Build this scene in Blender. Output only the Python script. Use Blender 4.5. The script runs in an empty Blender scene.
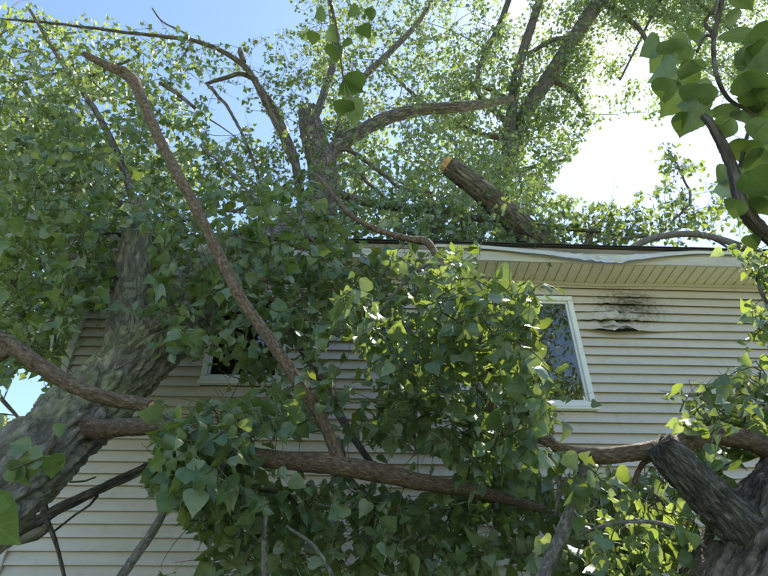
import bpy, bmesh, math, random
import numpy as np
from mathutils import Vector, Matrix, noise

random.seed(7); RNG = np.random.default_rng(11)
S = bpy.context.scene
COL = S.collection
rad = math.radians

# ------------------------------------------------------------------ camera
D, HC = 5.75, 1.5                      # metres from the wall, eye height; wall front face is y = 0
F, PITCH, YAW, ROLL = 592.05, rad(35.28), rad(3.08), rad(-0.495)
FWD = Vector((math.sin(YAW)*math.cos(PITCH), math.cos(YAW)*math.cos(PITCH), math.sin(PITCH)))
_r = Vector((math.cos(YAW), -math.sin(YAW), 0)); _u = _r.cross(FWD)
RT = _r*math.cos(ROLL) + _u*math.sin(ROLL); UP = _u*math.cos(ROLL) - _r*math.sin(ROLL)
CAM = Vector((0, -D, HC))
cd = bpy.data.cameras.new('camera'); cam = bpy.data.objects.new('camera', cd); COL.objects.link(cam)
cam.matrix_world = Matrix((( RT.x, UP.x, -FWD.x, CAM.x), (RT.y, UP.y, -FWD.y, CAM.y), (RT.z, UP.z, -FWD.z, CAM.z), (0,0,0,1)))
cd.sensor_fit = 'HORIZONTAL'; cd.sensor_width = 36; cd.lens = 36*F/768; cd.clip_start = .05; cd.clip_end = 2000
S.camera = cam

def ray(px, py): return FWD*F + RT*(px-384) + UP*(288-py)
def W(px, py, y):                      # the point of the place seen at (px, py) that lies y metres behind the wall plane
    d = ray(px, py); return CAM + d*((y+D)/d.y)
def proj(p):
    v = p-CAM; dz = v.dot(FWD)
    if dz < .1: return -999, -999, dz
    return 384+F*v.dot(RT)/dz, 288-F*v.dot(UP)/dz, dz

# ------------------------------------------------------------------ sky, sun, exposure
sd = ray(640, 5).normalized()
EL = math.asin(sd.z); AZ = math.atan2(sd.x, sd.y)
wd = bpy.data.worlds.new('World'); S.world = wd; wd.use_nodes = True
nt = wd.node_tree; bg = nt.nodes['Background']
sky = nt.nodes.new('ShaderNodeTexSky'); sky.sky_type = 'NISHITA'; sky.sun_disc = False
sky.sun_elevation = EL; sky.sun_rotation = AZ; sky.air_density = 1.0; sky.dust_density = .25; sky.ozone_density = 1.6
nt.links.new(sky.outputs[0], bg.inputs[0]); bg.inputs[1].default_value = .088
sl = bpy.data.lights.new('sun', 'SUN'); sl.energy = 5.0; sl.angle = rad(.53); sl.color = (1, .95, .86)
so = bpy.data.objects.new('sun', sl); COL.objects.link(so); so.location = (6, 8, 20)
so.rotation_euler = (-sd).to_track_quat('-Z', 'Y').to_euler()
S.view_settings.view_transform = 'Standard'; S.view_settings.look = 'None'
S.view_settings.exposure = 1.95; S.view_settings.gamma = 1.0
S.cycles.use_denoising = True
S.cycles.max_bounces = 10; S.cycles.transparent_max_bounces = 12
S.cycles.sample_clamp_indirect = 6

# ------------------------------------------------------------------ materials
def mat(name):
    m = bpy.data.materials.new(name); m.use_nodes = True
    t = m.node_tree; b = t.nodes['Principled BSDF']
    return m, t, b
def N(t, kind, **kw):
    n = t.nodes.new(kind)
    for k, v in kw.items():
        if k.startswith('i_'): n.inputs[int(k[2:]) if k[2:].isdigit() else k[2:]].default_value = v
        else: setattr(n, k, v)
    return n
def ramp(t, stops):
    n = t.nodes.new('ShaderNodeValToRGB'); e = n.color_ramp.elements
    while len(e) < len(stops): e.new(.5)
    for k, (p, c) in enumerate(stops): e[k].position = p; e[k].color = (*c, 1)
    return n
def bump(t, b, h, s=.4, d=.01):
    n = N(t, 'ShaderNodeBump'); n.inputs['Strength'].default_value = s; n.inputs['Distance'].default_value = d
    t.links.new(h, n.inputs['Height']); t.links.new(n.outputs[0], b.inputs['Normal'])

def leaf_material(name, stops, trans, tf, rough=.42):
    m, t, b = mat(name); L = t.links
    at = N(t, 'ShaderNodeAttribute', attribute_name='tint'); oi = N(t, 'ShaderNodeObjectInfo')
    ad = N(t, 'ShaderNodeMath', operation='ADD'); fr = N(t, 'ShaderNodeMath', operation='FRACT')
    L.new(at.outputs['Fac'], ad.inputs[0]); L.new(oi.outputs['Random'], ad.inputs[1]); L.new(ad.outputs[0], fr.inputs[0])
    r = ramp(t, stops); L.new(fr.outputs[0], r.inputs[0])
    uv = N(t, 'ShaderNodeUVMap', uv_map='uv'); sp = N(t, 'ShaderNodeSeparateXYZ'); L.new(uv.outputs[0], sp.inputs[0])
    ab = N(t, 'ShaderNodeMath', operation='ABSOLUTE'); L.new(sp.outputs[0], ab.inputs[0])
    mid = N(t, 'ShaderNodeMath', operation='LESS_THAN'); L.new(ab.outputs[0], mid.inputs[0]); mid.inputs[1].default_value = .014
    # side veins: lines v - 0.75*|u| = const
    k = N(t, 'ShaderNodeMath', operation='MULTIPLY_ADD'); L.new(ab.outputs[0], k.inputs[0]); k.inputs[1].default_value = -.75; L.new(sp.outputs[1], k.inputs[2])
    k2 = N(t, 'ShaderNodeMath', operation='MULTIPLY'); L.new(k.outputs[0], k2.inputs[0]); k2.inputs[1].default_value = 6.5
    k3 = N(t, 'ShaderNodeMath', operation='FRACT'); L.new(k2.outputs[0], k3.inputs[0])
    k4 = N(t, 'ShaderNodeMath', operation='LESS_THAN'); L.new(k3.outputs[0], k4.inputs[0]); k4.inputs[1].default_value = .09
    vm = N(t, 'ShaderNodeMath', operation='MAXIMUM'); L.new(mid.outputs[0], vm.inputs[0]); L.new(k4.outputs[0], vm.inputs[1])
    vf = N(t, 'ShaderNodeMath', operation='MULTIPLY'); L.new(vm.outputs[0], vf.inputs[0]); vf.inputs[1].default_value = .35
    mx = N(t, 'ShaderNodeMix', data_type='RGBA'); L.new(vf.outputs[0], mx.inputs[0]); L.new(r.outputs[0], mx.inputs[6]); mx.inputs[7].default_value = (.22, .28, .10, 1)
    ge = N(t, 'ShaderNodeNewGeometry'); nm = N(t, 'ShaderNodeTexNoise', i_Scale=34.0, i_Detail=4.0); L.new(ge.outputs['Position'], nm.inputs['Vector'])
    nr = ramp(t, [(.30, (.70,.74,.70)), (.55, (1,1,1)), (.75, (1.0,1.0,1.0))]); L.new(nm.outputs[0], nr.inputs[0])
    mo = N(t, 'ShaderNodeMix', data_type='RGBA', blend_type='MULTIPLY'); mo.inputs[0].default_value = 1.; L.new(mx.outputs[2], mo.inputs[6]); L.new(nr.outputs[0], mo.inputs[7])
    ns = N(t, 'ShaderNodeTexNoise', i_Scale=120.0, i_Detail=2.0); L.new(ge.outputs['Position'], ns.inputs['Vector']); sr = ramp(t, [(.70, (0,0,0)), (.76, (.7,.7,.7))]); L.new(ns.outputs[0], sr.inputs[0])
    mx = N(t, 'ShaderNodeMix', data_type='RGBA'); L.new(sr.outputs[0], mx.inputs[0]); L.new(mo.outputs[2], mx.inputs[6]); mx.inputs[7].default_value = (.16,.11,.05,1)
    nb = N(t, 'ShaderNodeBump'); nb.inputs['Strength'].default_value = .35; nb.inputs['Distance'].default_value = .006; L.new(nm.outputs[0], nb.inputs['Height']); L.new(nb.outputs[0], b.inputs['Normal'])
    L.new(mx.outputs[2], b.inputs['Base Color']); b.inputs['Roughness'].default_value = rough
    b.inputs['Specular IOR Level'].default_value = .65
    tl = N(t, 'ShaderNodeBsdfTranslucent'); mt = N(t, 'ShaderNodeMix', data_type='RGBA'); mt.inputs[0].default_value = .35
    mt.inputs[6].default_value = (*trans, 1); L.new(mx.outputs[2], mt.inputs[7]); L.new(mt.outputs[2], tl.inputs[0])
    ms = N(t, 'ShaderNodeMixShader'); ms.inputs[0].default_value = tf
    L.new(b.outputs[0], ms.inputs[1]); L.new(tl.outputs[0], ms.inputs[2])
    L.new(ms.outputs[0], t.nodes['Material Output'].inputs[0]); return m

LEAF = leaf_material('cottonwood_leaf', [(0, (.045,.088,.036)), (.3, (.088,.145,.058)), (.6, (.12,.178,.085)), (.8, (.20,.245,.185)), (1, (.15,.20,.07))], (.44,.55,.05), .31, .40)
LEAF_FAR = leaf_material('far_leaf', [(0, (.055,.095,.040)), (.4, (.085,.135,.055)), (.75, (.12,.17,.085)), (1, (.14,.18,.09))], (.40,.50,.09), .33)

def bark_material(name, c1, c2, c3, scale=9, moss=None, bs=.6, rough=.9, bd=.02, el=.22, plates=0):
    m, t, b = mat(name); L = t.links
    at = N(t, 'ShaderNodeAttribute', attribute_name='along'); mp = N(t, 'ShaderNodeMapping'); mp.inputs['Scale'].default_value = (1, 1, el); L.new(at.outputs['Vector'], mp.inputs[0])
    tc = N(t, 'ShaderNodeTexCoord'); n1 = N(t, 'ShaderNodeTexNoise', i_Scale=scale*2.2, i_Detail=8.0, i_Roughness=.68)
    n1.inputs['Distortion'].default_value = .6
    L.new(mp.outputs[0], n1.inputs['Vector'])
    r = ramp(t, [(.30, c1), (.52, c2), (.72, c3)]); L.new(n1.outputs[0], r.inputs[0]); col = r.outputs[0]
    n2 = N(t, 'ShaderNodeTexNoise', i_Scale=2.3, i_Detail=4.0); L.new(tc.outputs['Object'], n2.inputs['Vector'])
    if moss:
        ge = N(t, 'ShaderNodeNewGeometry'); sx = N(t, 'ShaderNodeSeparateXYZ'); L.new(ge.outputs['Normal'], sx.inputs[0])
        a = N(t, 'ShaderNodeMath', operation='MULTIPLY_ADD'); L.new(sx.outputs[2], a.inputs[0]); a.inputs[1].default_value = .28; L.new(n2.outputs[0], a.inputs[2])
        rr = ramp(t, [(.48, (0,0,0)), (.72, (.8,.8,.8))]); L.new(a.outputs[0], rr.inputs[0])
        mx = N(t, 'ShaderNodeMix', data_type='RGBA'); L.new(rr.outputs[0], mx.inputs[0]); L.new(col, mx.inputs[6]); mx.inputs[7].default_value = (*moss, 1)
        col = mx.outputs[2]
    pl = None
    if plates:
        wn = N(t, 'ShaderNodeTexNoise', i_Scale=plates*.55, i_Detail=6.0, i_Roughness=.6); L.new(mp.outputs[0], wn.inputs['Vector'])
        wv = N(t, 'ShaderNodeVectorMath', operation='MULTIPLY_ADD'); L.new(wn.outputs['Color'], wv.inputs[0]); wv.inputs[1].default_value = (2.6/plates,)*3; L.new(mp.outputs[0], wv.inputs[2])
        vo = N(t, 'ShaderNodeTexVoronoi', feature='DISTANCE_TO_EDGE'); vo.inputs['Scale'].default_value = plates; L.new(wv.outputs[0], vo.inputs['Vector'])
        pr = N(t, 'ShaderNodeMapRange', interpolation_type='SMOOTHSTEP'); L.new(vo.outputs['Distance'], pr.inputs[0]); pr.inputs[2].default_value = .16; pl = pr.outputs[0]
        mf = N(t, 'ShaderNodeMix', data_type='RGBA'); mr = N(t, 'ShaderNodeMapRange'); L.new(pl, mr.inputs[0]); mr.inputs[3].default_value = .45; L.new(mr.outputs[0], mf.inputs[0]); mf.inputs[6].default_value = (*c1, 1); L.new(col, mf.inputs[7]); col = mf.outputs[2]
    L.new(col, b.inputs['Base Color']); b.inputs['Roughness'].default_value = rough; b.inputs['Specular IOR Level'].default_value = .2
    v = N(t, 'ShaderNodeTexNoise', i_Scale=scale*3.2, i_Detail=9.0, i_Roughness=.7); L.new(mp.outputs[0], v.inputs['Vector']); v.inputs['Distortion'].default_value = .8
    s1 = N(t, 'ShaderNodeMath', operation='SUBTRACT'); L.new(v.outputs[0], s1.inputs[0]); s1.inputs[1].default_value = .5
    s2 = N(t, 'ShaderNodeMath', operation='ABSOLUTE'); L.new(s1.outputs[0], s2.inputs[0]); s3 = N(t, 'ShaderNodeMath', operation='POWER'); L.new(s2.outputs[0], s3.inputs[0]); s3.inputs[1].default_value = .6
    w2 = N(t, 'ShaderNodeTexNoise', i_Scale=scale*9, i_Detail=5.0, i_Roughness=.7); L.new(tc.outputs['Object'], w2.inputs['Vector'])
    s4 = N(t, 'ShaderNodeMath', operation='MULTIPLY_ADD'); L.new(w2.outputs[0], s4.inputs[0]); s4.inputs[1].default_value = .35; L.new(s3.outputs[0], s4.inputs[2])
    ho = s4.outputs[0]
    if plates:
        s5 = N(t, 'ShaderNodeMath', operation='MULTIPLY_ADD'); L.new(pl, s5.inputs[0]); s5.inputs[1].default_value = 1.1; L.new(ho, s5.inputs[2]); ho = s5.outputs[0]
    bump(t, b, ho, min(1, bs*1.4), bd); return m
BARK = bark_material('furrowed_bark', (.15,.13,.10), (.38,.335,.26), (.56,.51,.42), 9, (.36,.365,.165), .7, .9, .028, .22, 14)
BARK_DARK = bark_material('dark_bark', (.065,.052,.040), (.25,.21,.165), (.50,.45,.37), 12, None, .7, .9, .025, .26, 13)
BARK_RED = bark_material('young_bark', (.055,.038,.027), (.215,.152,.106), (.45,.37,.29), 22, None, .75, .9, .012, .6)
BARK_GREY = bark_material('grey_bark', (.07,.06,.05), (.22,.20,.175), (.46,.44,.40), 24, None, .75, .9, .010, .55)
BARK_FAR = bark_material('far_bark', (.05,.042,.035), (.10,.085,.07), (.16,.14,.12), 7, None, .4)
BARK_STUB = bark_material('flaking_bark', (.05,.045,.04), (.20,.185,.165), (.44,.42,.39), 13, None, .75, .9, .02, .4, 22)
TWIG = bark_material('twig_bark', (.06,.045,.03), (.11,.09,.055), (.17,.15,.09), 20, None, .2)
RAW = bark_material('raw_wood', (.36,.20,.085), (.55,.34,.15), (.68,.50,.27), 26, None, .6, .8)
m, t, b = mat('petiole'); b.inputs['Base Color'].default_value = (.20,.26,.09,1); b.inputs['Roughness'].default_value = .5; PETIOLE = m

# ------------------------------------------------------------------ helpers
def tag(o, label, cat=None, group=None, kind=None):
    o['label'] = label
    if cat: o['category'] = cat
    if group: o['group'] = group
    if kind: o['kind'] = kind
    return o
def thing(name, label, cat, loc=(0,0,0), group=None):
    o = bpy.data.objects.new(name, None); COL.objects.link(o); o.location = loc; o.empty_display_size = .2
    return tag(o, label, cat, group)
def worldpos(o):
    v = Vector(o.location); p = o.parent
    while p: v = v + Vector(p.location); p = p.parent
    return v
def link(name, me, parent=None, loc=None):
    """mesh given in world coordinates (or local to loc); parents only ever carry a location"""
    o = bpy.data.objects.new(name, me); COL.objects.link(o)
    if parent is not None: o.parent = parent
    base = worldpos(parent) if parent is not None else Vector((0,0,0))
    o.location = (Vector(loc) if loc is not None else Vector((0,0,0))) - base
    return o
def mesh(name, vs, fs, m, smooth=False, mats=None):
    me = bpy.data.meshes.new(name); me.from_pydata([tuple(v) for v in vs], [], fs)
    for mm in ([m] if mats is None else mats): me.materials.append(mm)
    if smooth: me.polygons.foreach_set('use_smooth', [True]*len(me.polygons))
    me.update(); return me
def box(name, a, b, m, parent=None, bevel=0):
    a = Vector(a); b = Vector(b); c = (a+b)/2; bm = bmesh.new(); bmesh.ops.create_cube(bm, size=1)
    for v in bm.verts: v.co = Vector((v.co.x*(b.x-a.x), v.co.y*(b.y-a.y), v.co.z*(b.z-a.z)))
    if bevel: bmesh.ops.bevel(bm, geom=list(bm.edges), offset=bevel, segments=2, affect='EDGES')
    me = bpy.data.meshes.new(name); bm.to_mesh(me); bm.free(); me.materials.append(m)
    return link(name, me, parent, c)

def resample(pts, rs, step):
    P = [Vector(p) for p in pts]; P = [P[0]*2-P[1]] + P + [P[-1]*2-P[-2]]; R = [rs[0]] + list(rs) + [rs[-1]]
    out, ro = [], []
    for i in range(1, len(P)-2):
        n = max(1, int((P[i+1]-P[i]).length/step))
        for k in range(n):
            u = k/n; a, b_, c, d = P[i-1], P[i], P[i+1], P[i+2]
            out.append(.5*((2*b_) + (c-a)*u + (2*a-5*b_+4*c-d)*u*u + (3*b_-a-3*c+d)*u**3)); ro.append(R[i]+(R[i+1]-R[i])*u)
    out.append(P[-2]); ro.append(R[-2]); return out, ro
def frames(P):
    fr = []; t0 = (P[1]-P[0]).normalized(); a = t0.orthogonal().normalized()
    for i in range(len(P)):
        t_ = (P[min(i+1, len(P)-1)]-P[max(i-1, 0)]).normalized()
        a = (a - t_*a.dot(t_)); a = a.normalized() if a.length > 1e-6 else t_.orthogonal().normalized()
        fr.append((t_, a, t_.cross(a)))
    return fr
def tube_mesh(name, pts, rs, m, segs=10, step=.05, rough=.0, bark=0., seed=0, freq=9., jag=0., caps=True, wob=0.):
    P, R = resample(pts, rs, step)
    if wob:
        for i in range(1, len(P)-1): P[i] = P[i] + Vector(noise.noise_vector(P[i]*5+Vector((seed, 0, 0))))*wob
    fr = frames(P); vs = []; al = []; s = 0; n = len(P)
    for i, (p, r) in enumerate(zip(P, R)):
        if i: s += (P[i]-P[i-1]).length
        t_, a, b_ = fr[i]
        for k in range(segs):
            an = 2*math.pi*k/segs; d = a*math.cos(an)+b_*math.sin(an); rr = r
            if rough: rr *= 1 + rough*noise.noise(Vector((math.cos(an)*1.4+seed, math.sin(an)*1.4, s*7))) + rough*.6*noise.noise(Vector((seed*3, 1.3, s*16)))
            if bark:
                q = Vector((math.cos(an)*R[0]*freq, math.sin(an)*R[0]*freq, s*freq*.17+seed))
                w = noise.noise(q*.6+Vector((9, seed, 0)))*.55
                h = min(1, abs(noise.noise(q+Vector((w, w, 0))))*4.2)**.75
                h2 = min(1, abs(noise.noise(q*2.3+Vector((4+w, 7, 0))))*2.6)
                rr += bark*(h*.9+.4*h2-.55) + bark*.35*noise.noise(Vector((math.cos(an)*R[0]*40, math.sin(an)*R[0]*40, s*30)))
                rr *= 1+.05*noise.noise(Vector((math.cos(an)*.9, math.sin(an)*.9, s*2+seed)))
            j = t_*(jag*random.uniform(-1, 1)) if jag and i == n-1 else Vector((0,0,0))
            vs.append(p+d*rr+j); al += [math.cos(an)*R[0], math.sin(an)*R[0], s+seed]
    fs = [(i*segs+k, i*segs+(k+1) % segs, (i+1)*segs+(k+1) % segs, (i+1)*segs+k) for i in range(n-1) for k in range(segs)]
    if caps:
        vs.append(P[0]); vs.append(P[-1]+fr[-1][0]*(R[-1]*.25)); e = len(vs)
        fs += [(e-2, (k+1) % segs, k) for k in range(segs)]
        fs += [(e-1, (n-1)*segs+k, (n-1)*segs+(k+1) % segs) for k in range(segs)]
    me = mesh(name, vs, fs, m, True); al += [0, 0, seed]*((len(vs)*3-len(al))//3)
    a = me.attributes.new('along', 'FLOAT_VECTOR', 'POINT'); a.data.foreach_set('vector', al)
    return me, P, R

class Tree:
    """one thing: an Empty that parents limbs, twigs, single leaves and the mass of foliage"""
    def __init__(s, name, label, cat, base, leafmat=LEAF):
        s.root = thing(name, label, cat, base); s.nodes = []; s.nr = []; s.leaf = []; s.tw = []; s.pet = []; s.lm = leafmat
    def limb(s, name, pix, m, segs=10, step=.05, rough=.09, bark=0, wob=0, attach=True, label=None, parent=None, freq=9., jag=0., **kw):
        """pix: (px, py, y, width in photo px)"""
        pts = [W(a, b_, y) for a, b_, y, w in pix]
        rs = [w/2*proj(p)[2]/F for p, (_, _, _, w) in zip(pts, pix)]
        return s.limb3(name, pts, rs, m, segs, step, rough, bark, wob, attach, label, parent, freq, jag)
    def limb3(s, name, pts, rs, m, segs=10, step=.05, rough=.09, bark=0, wob=0, attach=True, label=None, parent=None, freq=9., jag=0.):
        me, P, R = tube_mesh(name, pts, rs, m, segs, step, rough, bark, random.uniform(0, 50), freq, jag, True, wob)
        o = link(name, me, parent or s.root)
        if label: o['label'] = label
        if attach:
            k = max(1, int(.08/step))
            s.nodes += P[::k]; s.nr += R[::k]
        return o
    def twig(s, base, d, length, nl, size, droop=.5, pet=.06, hang=.45, keep=None, keepp=.93):
        P = [base]; d = d.normalized(); n = 5
        for i in range(n):
            d = (d + Vector((0,0,-droop/n)) + Vector((random.gauss(0,.12), random.gauss(0,.12), random.gauss(0,.12)))).normalized()
            P.append(P[-1]+d*(length/n))
        last = 0
        for j in range(nl):
            u = (j+random.uniform(.1, .9))/nl*n; i = min(n-1, int(u)); p = P[i].lerp(P[i+1], u-i)
            o = Vector((random.gauss(0,1), random.gauss(0,1), random.gauss(0,.6)-.2)).normalized()
            pl = pet*random.uniform(.6, 1.3); q = p+o*pl+Vector((0,0,-pl*.35))
            if keep:
                a, b_, dz = proj(q); b_ += .35*size*F/dz; bad = False
                for pg in keep:
                    if inside(a, b_, pg): bad = True; break
                if bad and random.random() < keepp: continue
            tip = (o*.6 + Vector((0,0,-hang)) + Vector((random.gauss(0,.45), random.gauss(0,.45), random.gauss(0,.4)))).normalized()
            nn = Vector((random.gauss(0,1), random.gauss(0,1), random.gauss(0,.7)))
            nn = (nn-tip*nn.dot(tip)).normalized()
            s.leaf.append((q, tip, nn, size*random.choice((random.uniform(.5, .9), random.uniform(.8, 1.28))), random.random()))
            s.pet.append((p, q)); last = max(last, i+1)
        if last: s.tw.append((P[:last+1], .0035, .0012))
    def grow(s, ell, size=.085, length=(.2,.5), nl=(6,12), droop=.5, keep=None, outward=.5, joinr=.006, **kw):
        """ell: (px, py, rx, ry, y0, y1, twigs): leafy twigs spread through volumes, each joined to the nearest wood"""
        todo = []
        for cx, cy, rx, ry, y0, y1, n in ell:
            k = 0; tries = 0
            while k < n and tries < n*6:
                tries += 1
                a = random.uniform(0, 2*math.pi); r_ = math.sqrt(random.random()); px, py = cx+rx*r_*math.cos(a), cy+ry*r_*math.sin(a)
                if keep and any(inside(px, py, pg) for pg in keep): continue
                k += 1; todo.append(W(px, py, random.uniform(y0, y1)))
        if not todo: return
        T = np.array([tuple(p) for p in todo]); nodes = np.array([tuple(p) for p in s.nodes])
        dist = np.full(len(T), 1e9); near = np.zeros(len(T), int)
        for i in range(0, len(T), 256):
            dd = np.linalg.norm(T[i:i+256,None,:]-nodes[None], axis=2); dist[i:i+256] = dd.min(1); near[i:i+256] = dd.argmin(1)
        NL = list(map(Vector, nodes)); done = np.zeros(len(T), bool)
        for _ in range(len(T)):
            i = int(np.argmin(np.where(done, 1e9, dist))); done[i] = True
            a = NL[near[i]]; b_ = todo[i]; L_ = (b_-a).length
            new = []
            if L_ > .04:
                c = (a+b_)/2 + Vector((random.gauss(0,.08), random.gauss(0,.08), random.gauss(0,.06)-.03))*L_
                n = max(2, int(L_/.12)); P = []
                for k in range(n+1):
                    u = k/n; P.append(a*(1-u)**2 + c*2*u*(1-u) + b_*u*u)
                s.tw.append((P, min(.014, joinr*(.7+L_*.5)), .0035)); new = P[1:]
            dirn = (b_-a).normalized() if L_ > .04 else Vector((random.gauss(0,1), random.gauss(0,1), random.gauss(0,1)))
            dirn = dirn*outward + Vector((random.gauss(0,1), random.gauss(0,1), random.gauss(0,.7)))*.5
            s.twig(b_, dirn, random.uniform(*length), random.randint(*nl), size, droop, keep=keep, **kw)
            if new:
                arr = np.array([tuple(p) for p in new]); b0 = len(NL); NL += new
                dd = np.linalg.norm(T[:,None,:]-arr[None], axis=2); mn = dd.min(1); k2 = dd.argmin(1); up = mn < dist
                dist[up] = mn[up]; near[up] = b0+k2[up]
        s.nodes = NL
    def finish(s, singles=300, det=1, minpx=7.):
        if s.tw:
            vs, fs = [], []
            for P, r0, r1 in s.tw:
                fr = frames(P); n = len(P); b0 = len(vs)
                for i in range(n):
                    r = r0+(r1-r0)*i/(n-1); _, a, b_ = fr[i]
                    for k in range(4): an = k*math.pi/2; vs.append(P[i]+(a*math.cos(an)+b_*math.sin(an))*r)
                for i in range(n-1):
                    for k in range(4): fs.append((b0+i*4+k, b0+i*4+(k+1) % 4, b0+i*4+4+(k+1) % 4, b0+i*4+4+k))
            o = link('twigs', mesh('twigs', vs, fs, TWIG), s.root); o['kind'] = 'stuff'
        if s.pet:
            vs, fs = [], []
            for p, q in s.pet:
                d = (q-p); a = d.orthogonal().normalized()*.0011; b_ = d.cross(a).normalized()*.0011; b0 = len(vs)
                for e in (p, q): vs += [e+a, e-a*.5+b_, e-a*.5-b_]
                fs += [(b0, b0+1, b0+4, b0+3), (b0+1, b0+2, b0+5, b0+4), (b0+2, b0, b0+3, b0+5)]
            o = link('petioles', mesh('petioles', vs, fs, PETIOLE), s.root); o['kind'] = 'stuff'
        if not s.leaf: return
        def score(l):
            a, b_, dz = proj(l[0])
            if dz < .2 or not (-10 < a < 778 and -10 < b_ < 586): return 0
            return l[3]*F/dz*max(.2, abs(l[2].dot((l[0]-CAM).normalized())))
        sc = np.array([score(l) for l in s.leaf]); od = np.argsort(-sc); top = [i for i in od[:singles] if sc[i] > minpx]; ts = set(top)
        for i in top:
            q, tip, nn, size, tint = s.leaf[i]; x = tip.cross(nn).normalized()
            o = bpy.data.objects.new('leaf', BIG[random.randrange(len(BIG))] if s.lm is LEAF else SMALLS[0]); COL.objects.link(o); o.parent = s.root
            M = Matrix((( x.x, tip.x, nn.x, 0), (x.y, tip.y, nn.y, 0), (x.z, tip.z, nn.z, 0), (0,0,0,1)))
            o.rotation_euler = M.to_euler(); o.scale = (size, size, size); o.location = q - worldpos(s.root)
        rest = [s.leaf[i] for i in range(len(s.leaf)) if i not in ts]
        if rest: leaf_mass(rest, s.root, s.lm, det)

def inside(x, y, pg):
    c = False; j = len(pg)-1
    for i in range(len(pg)):
        if (pg[i][1] > y) != (pg[j][1] > y) and x < (pg[j][0]-pg[i][0])*(y-pg[i][1])/(pg[j][1]-pg[i][1])+pg[i][0]: c = not c
        j = i
    return c

# ------------------------------------------------------------------ leaf shapes: broad, triangular, pointed cottonwood blade
HI = [(.0,.0), (.14,-.045), (.30,-.03), (.42,.05), (.50,.155), (.485,.25), (.50,.275), (.44,.39), (.445,.42), (.36,.53), (.36,.56), (.26,.67), (.255,.70), (.15,.81), (.06,.95), (0,1.08)]
LO = [(0,0), (.2,-.05), (.42,.03), (.5,.2), (.42,.42), (.26,.66), (.09,.88), (0,1.06)]
def blade(outline, fold, curl, wav, seed):
    """verts (x, y, z) and faces: a strip from the midrib to each edge, folded along the rib and curled to the tip"""
    def bend(x, y):
        return (x*math.cos(fold), y - curl*.12*y*y, abs(x)*math.sin(fold) - curl*y*y*.45 + wav*math.sin(7*y+seed+3*x)*abs(x))
    n = len(outline); V = [bend(0, max(0, min(1.06, y))) for _, y in outline]; U = [(0, max(0, y)) for _, y in outline]
    rt = []; lf = []
    for k in range(1, n-1):
        rt.append(len(V)); V.append(bend(*outline[k])); U.append(outline[k])
        lf.append(len(V)); V.append(bend(-outline[k][0], outline[k][1])); U.append((-outline[k][0], outline[k][1]))
    V[-0-1] = V[-1]; fs = []
    R_ = [0]+rt+[n-1]; L_ = [0]+lf+[n-1]
    for k in range(n-1):
        a = [k, R_[k], R_[k+1], k+1]; b_ = [k, k+1, L_[k+1], L_[k]]
        for q in (a, b_):
            q2 = [v for i, v in enumerate(q) if v not in q[:i]]
            if len(q2) > 2: fs.append(tuple(q2))
    return V, U, fs
def leaf_mesh(name, m, outline, fold, curl, wav, seed):
    V, U, fs = blade(outline, fold, curl, wav, seed); me = mesh(name, V, fs, m, True)
    ul = me.uv_layers.new(name='uv')
    for lp in me.loops: ul.data[lp.index].uv = U[lp.vertex_index]
    a = me.attributes.new('tint', 'FLOAT', 'POINT'); a.data.foreach_set('value', [0.]*len(V)); return me
BIG = [leaf_mesh('leaf', LEAF, HI, f, c, w, k) for k, (f, c, w) in enumerate([(.15,.3,.06), (.35,.5,.1), (.05,.15,.12), (.5,.25,.05), (.25,.8,.1), (-.2,.4,.12), (.6,.6,.08), (.1,.6,.15)])]
SMALLS = [leaf_mesh('leaf', LEAF_FAR, LO, .3, .4, .05, 1)]
def leaf_mass(lv, parent, m, det=1, name='foliage'):
    """every leaf of the list as real blades in one mesh"""
    Q = np.array([tuple(l[0]) for l in lv]); T = np.array([tuple(l[1]) for l in lv]); NN = np.array([tuple(l[2]) for l in lv])
    return leaf_mass_np(Q, T, NN, np.array([l[3] for l in lv]), np.array([l[4] for l in lv]), parent, m, det, name)
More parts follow.
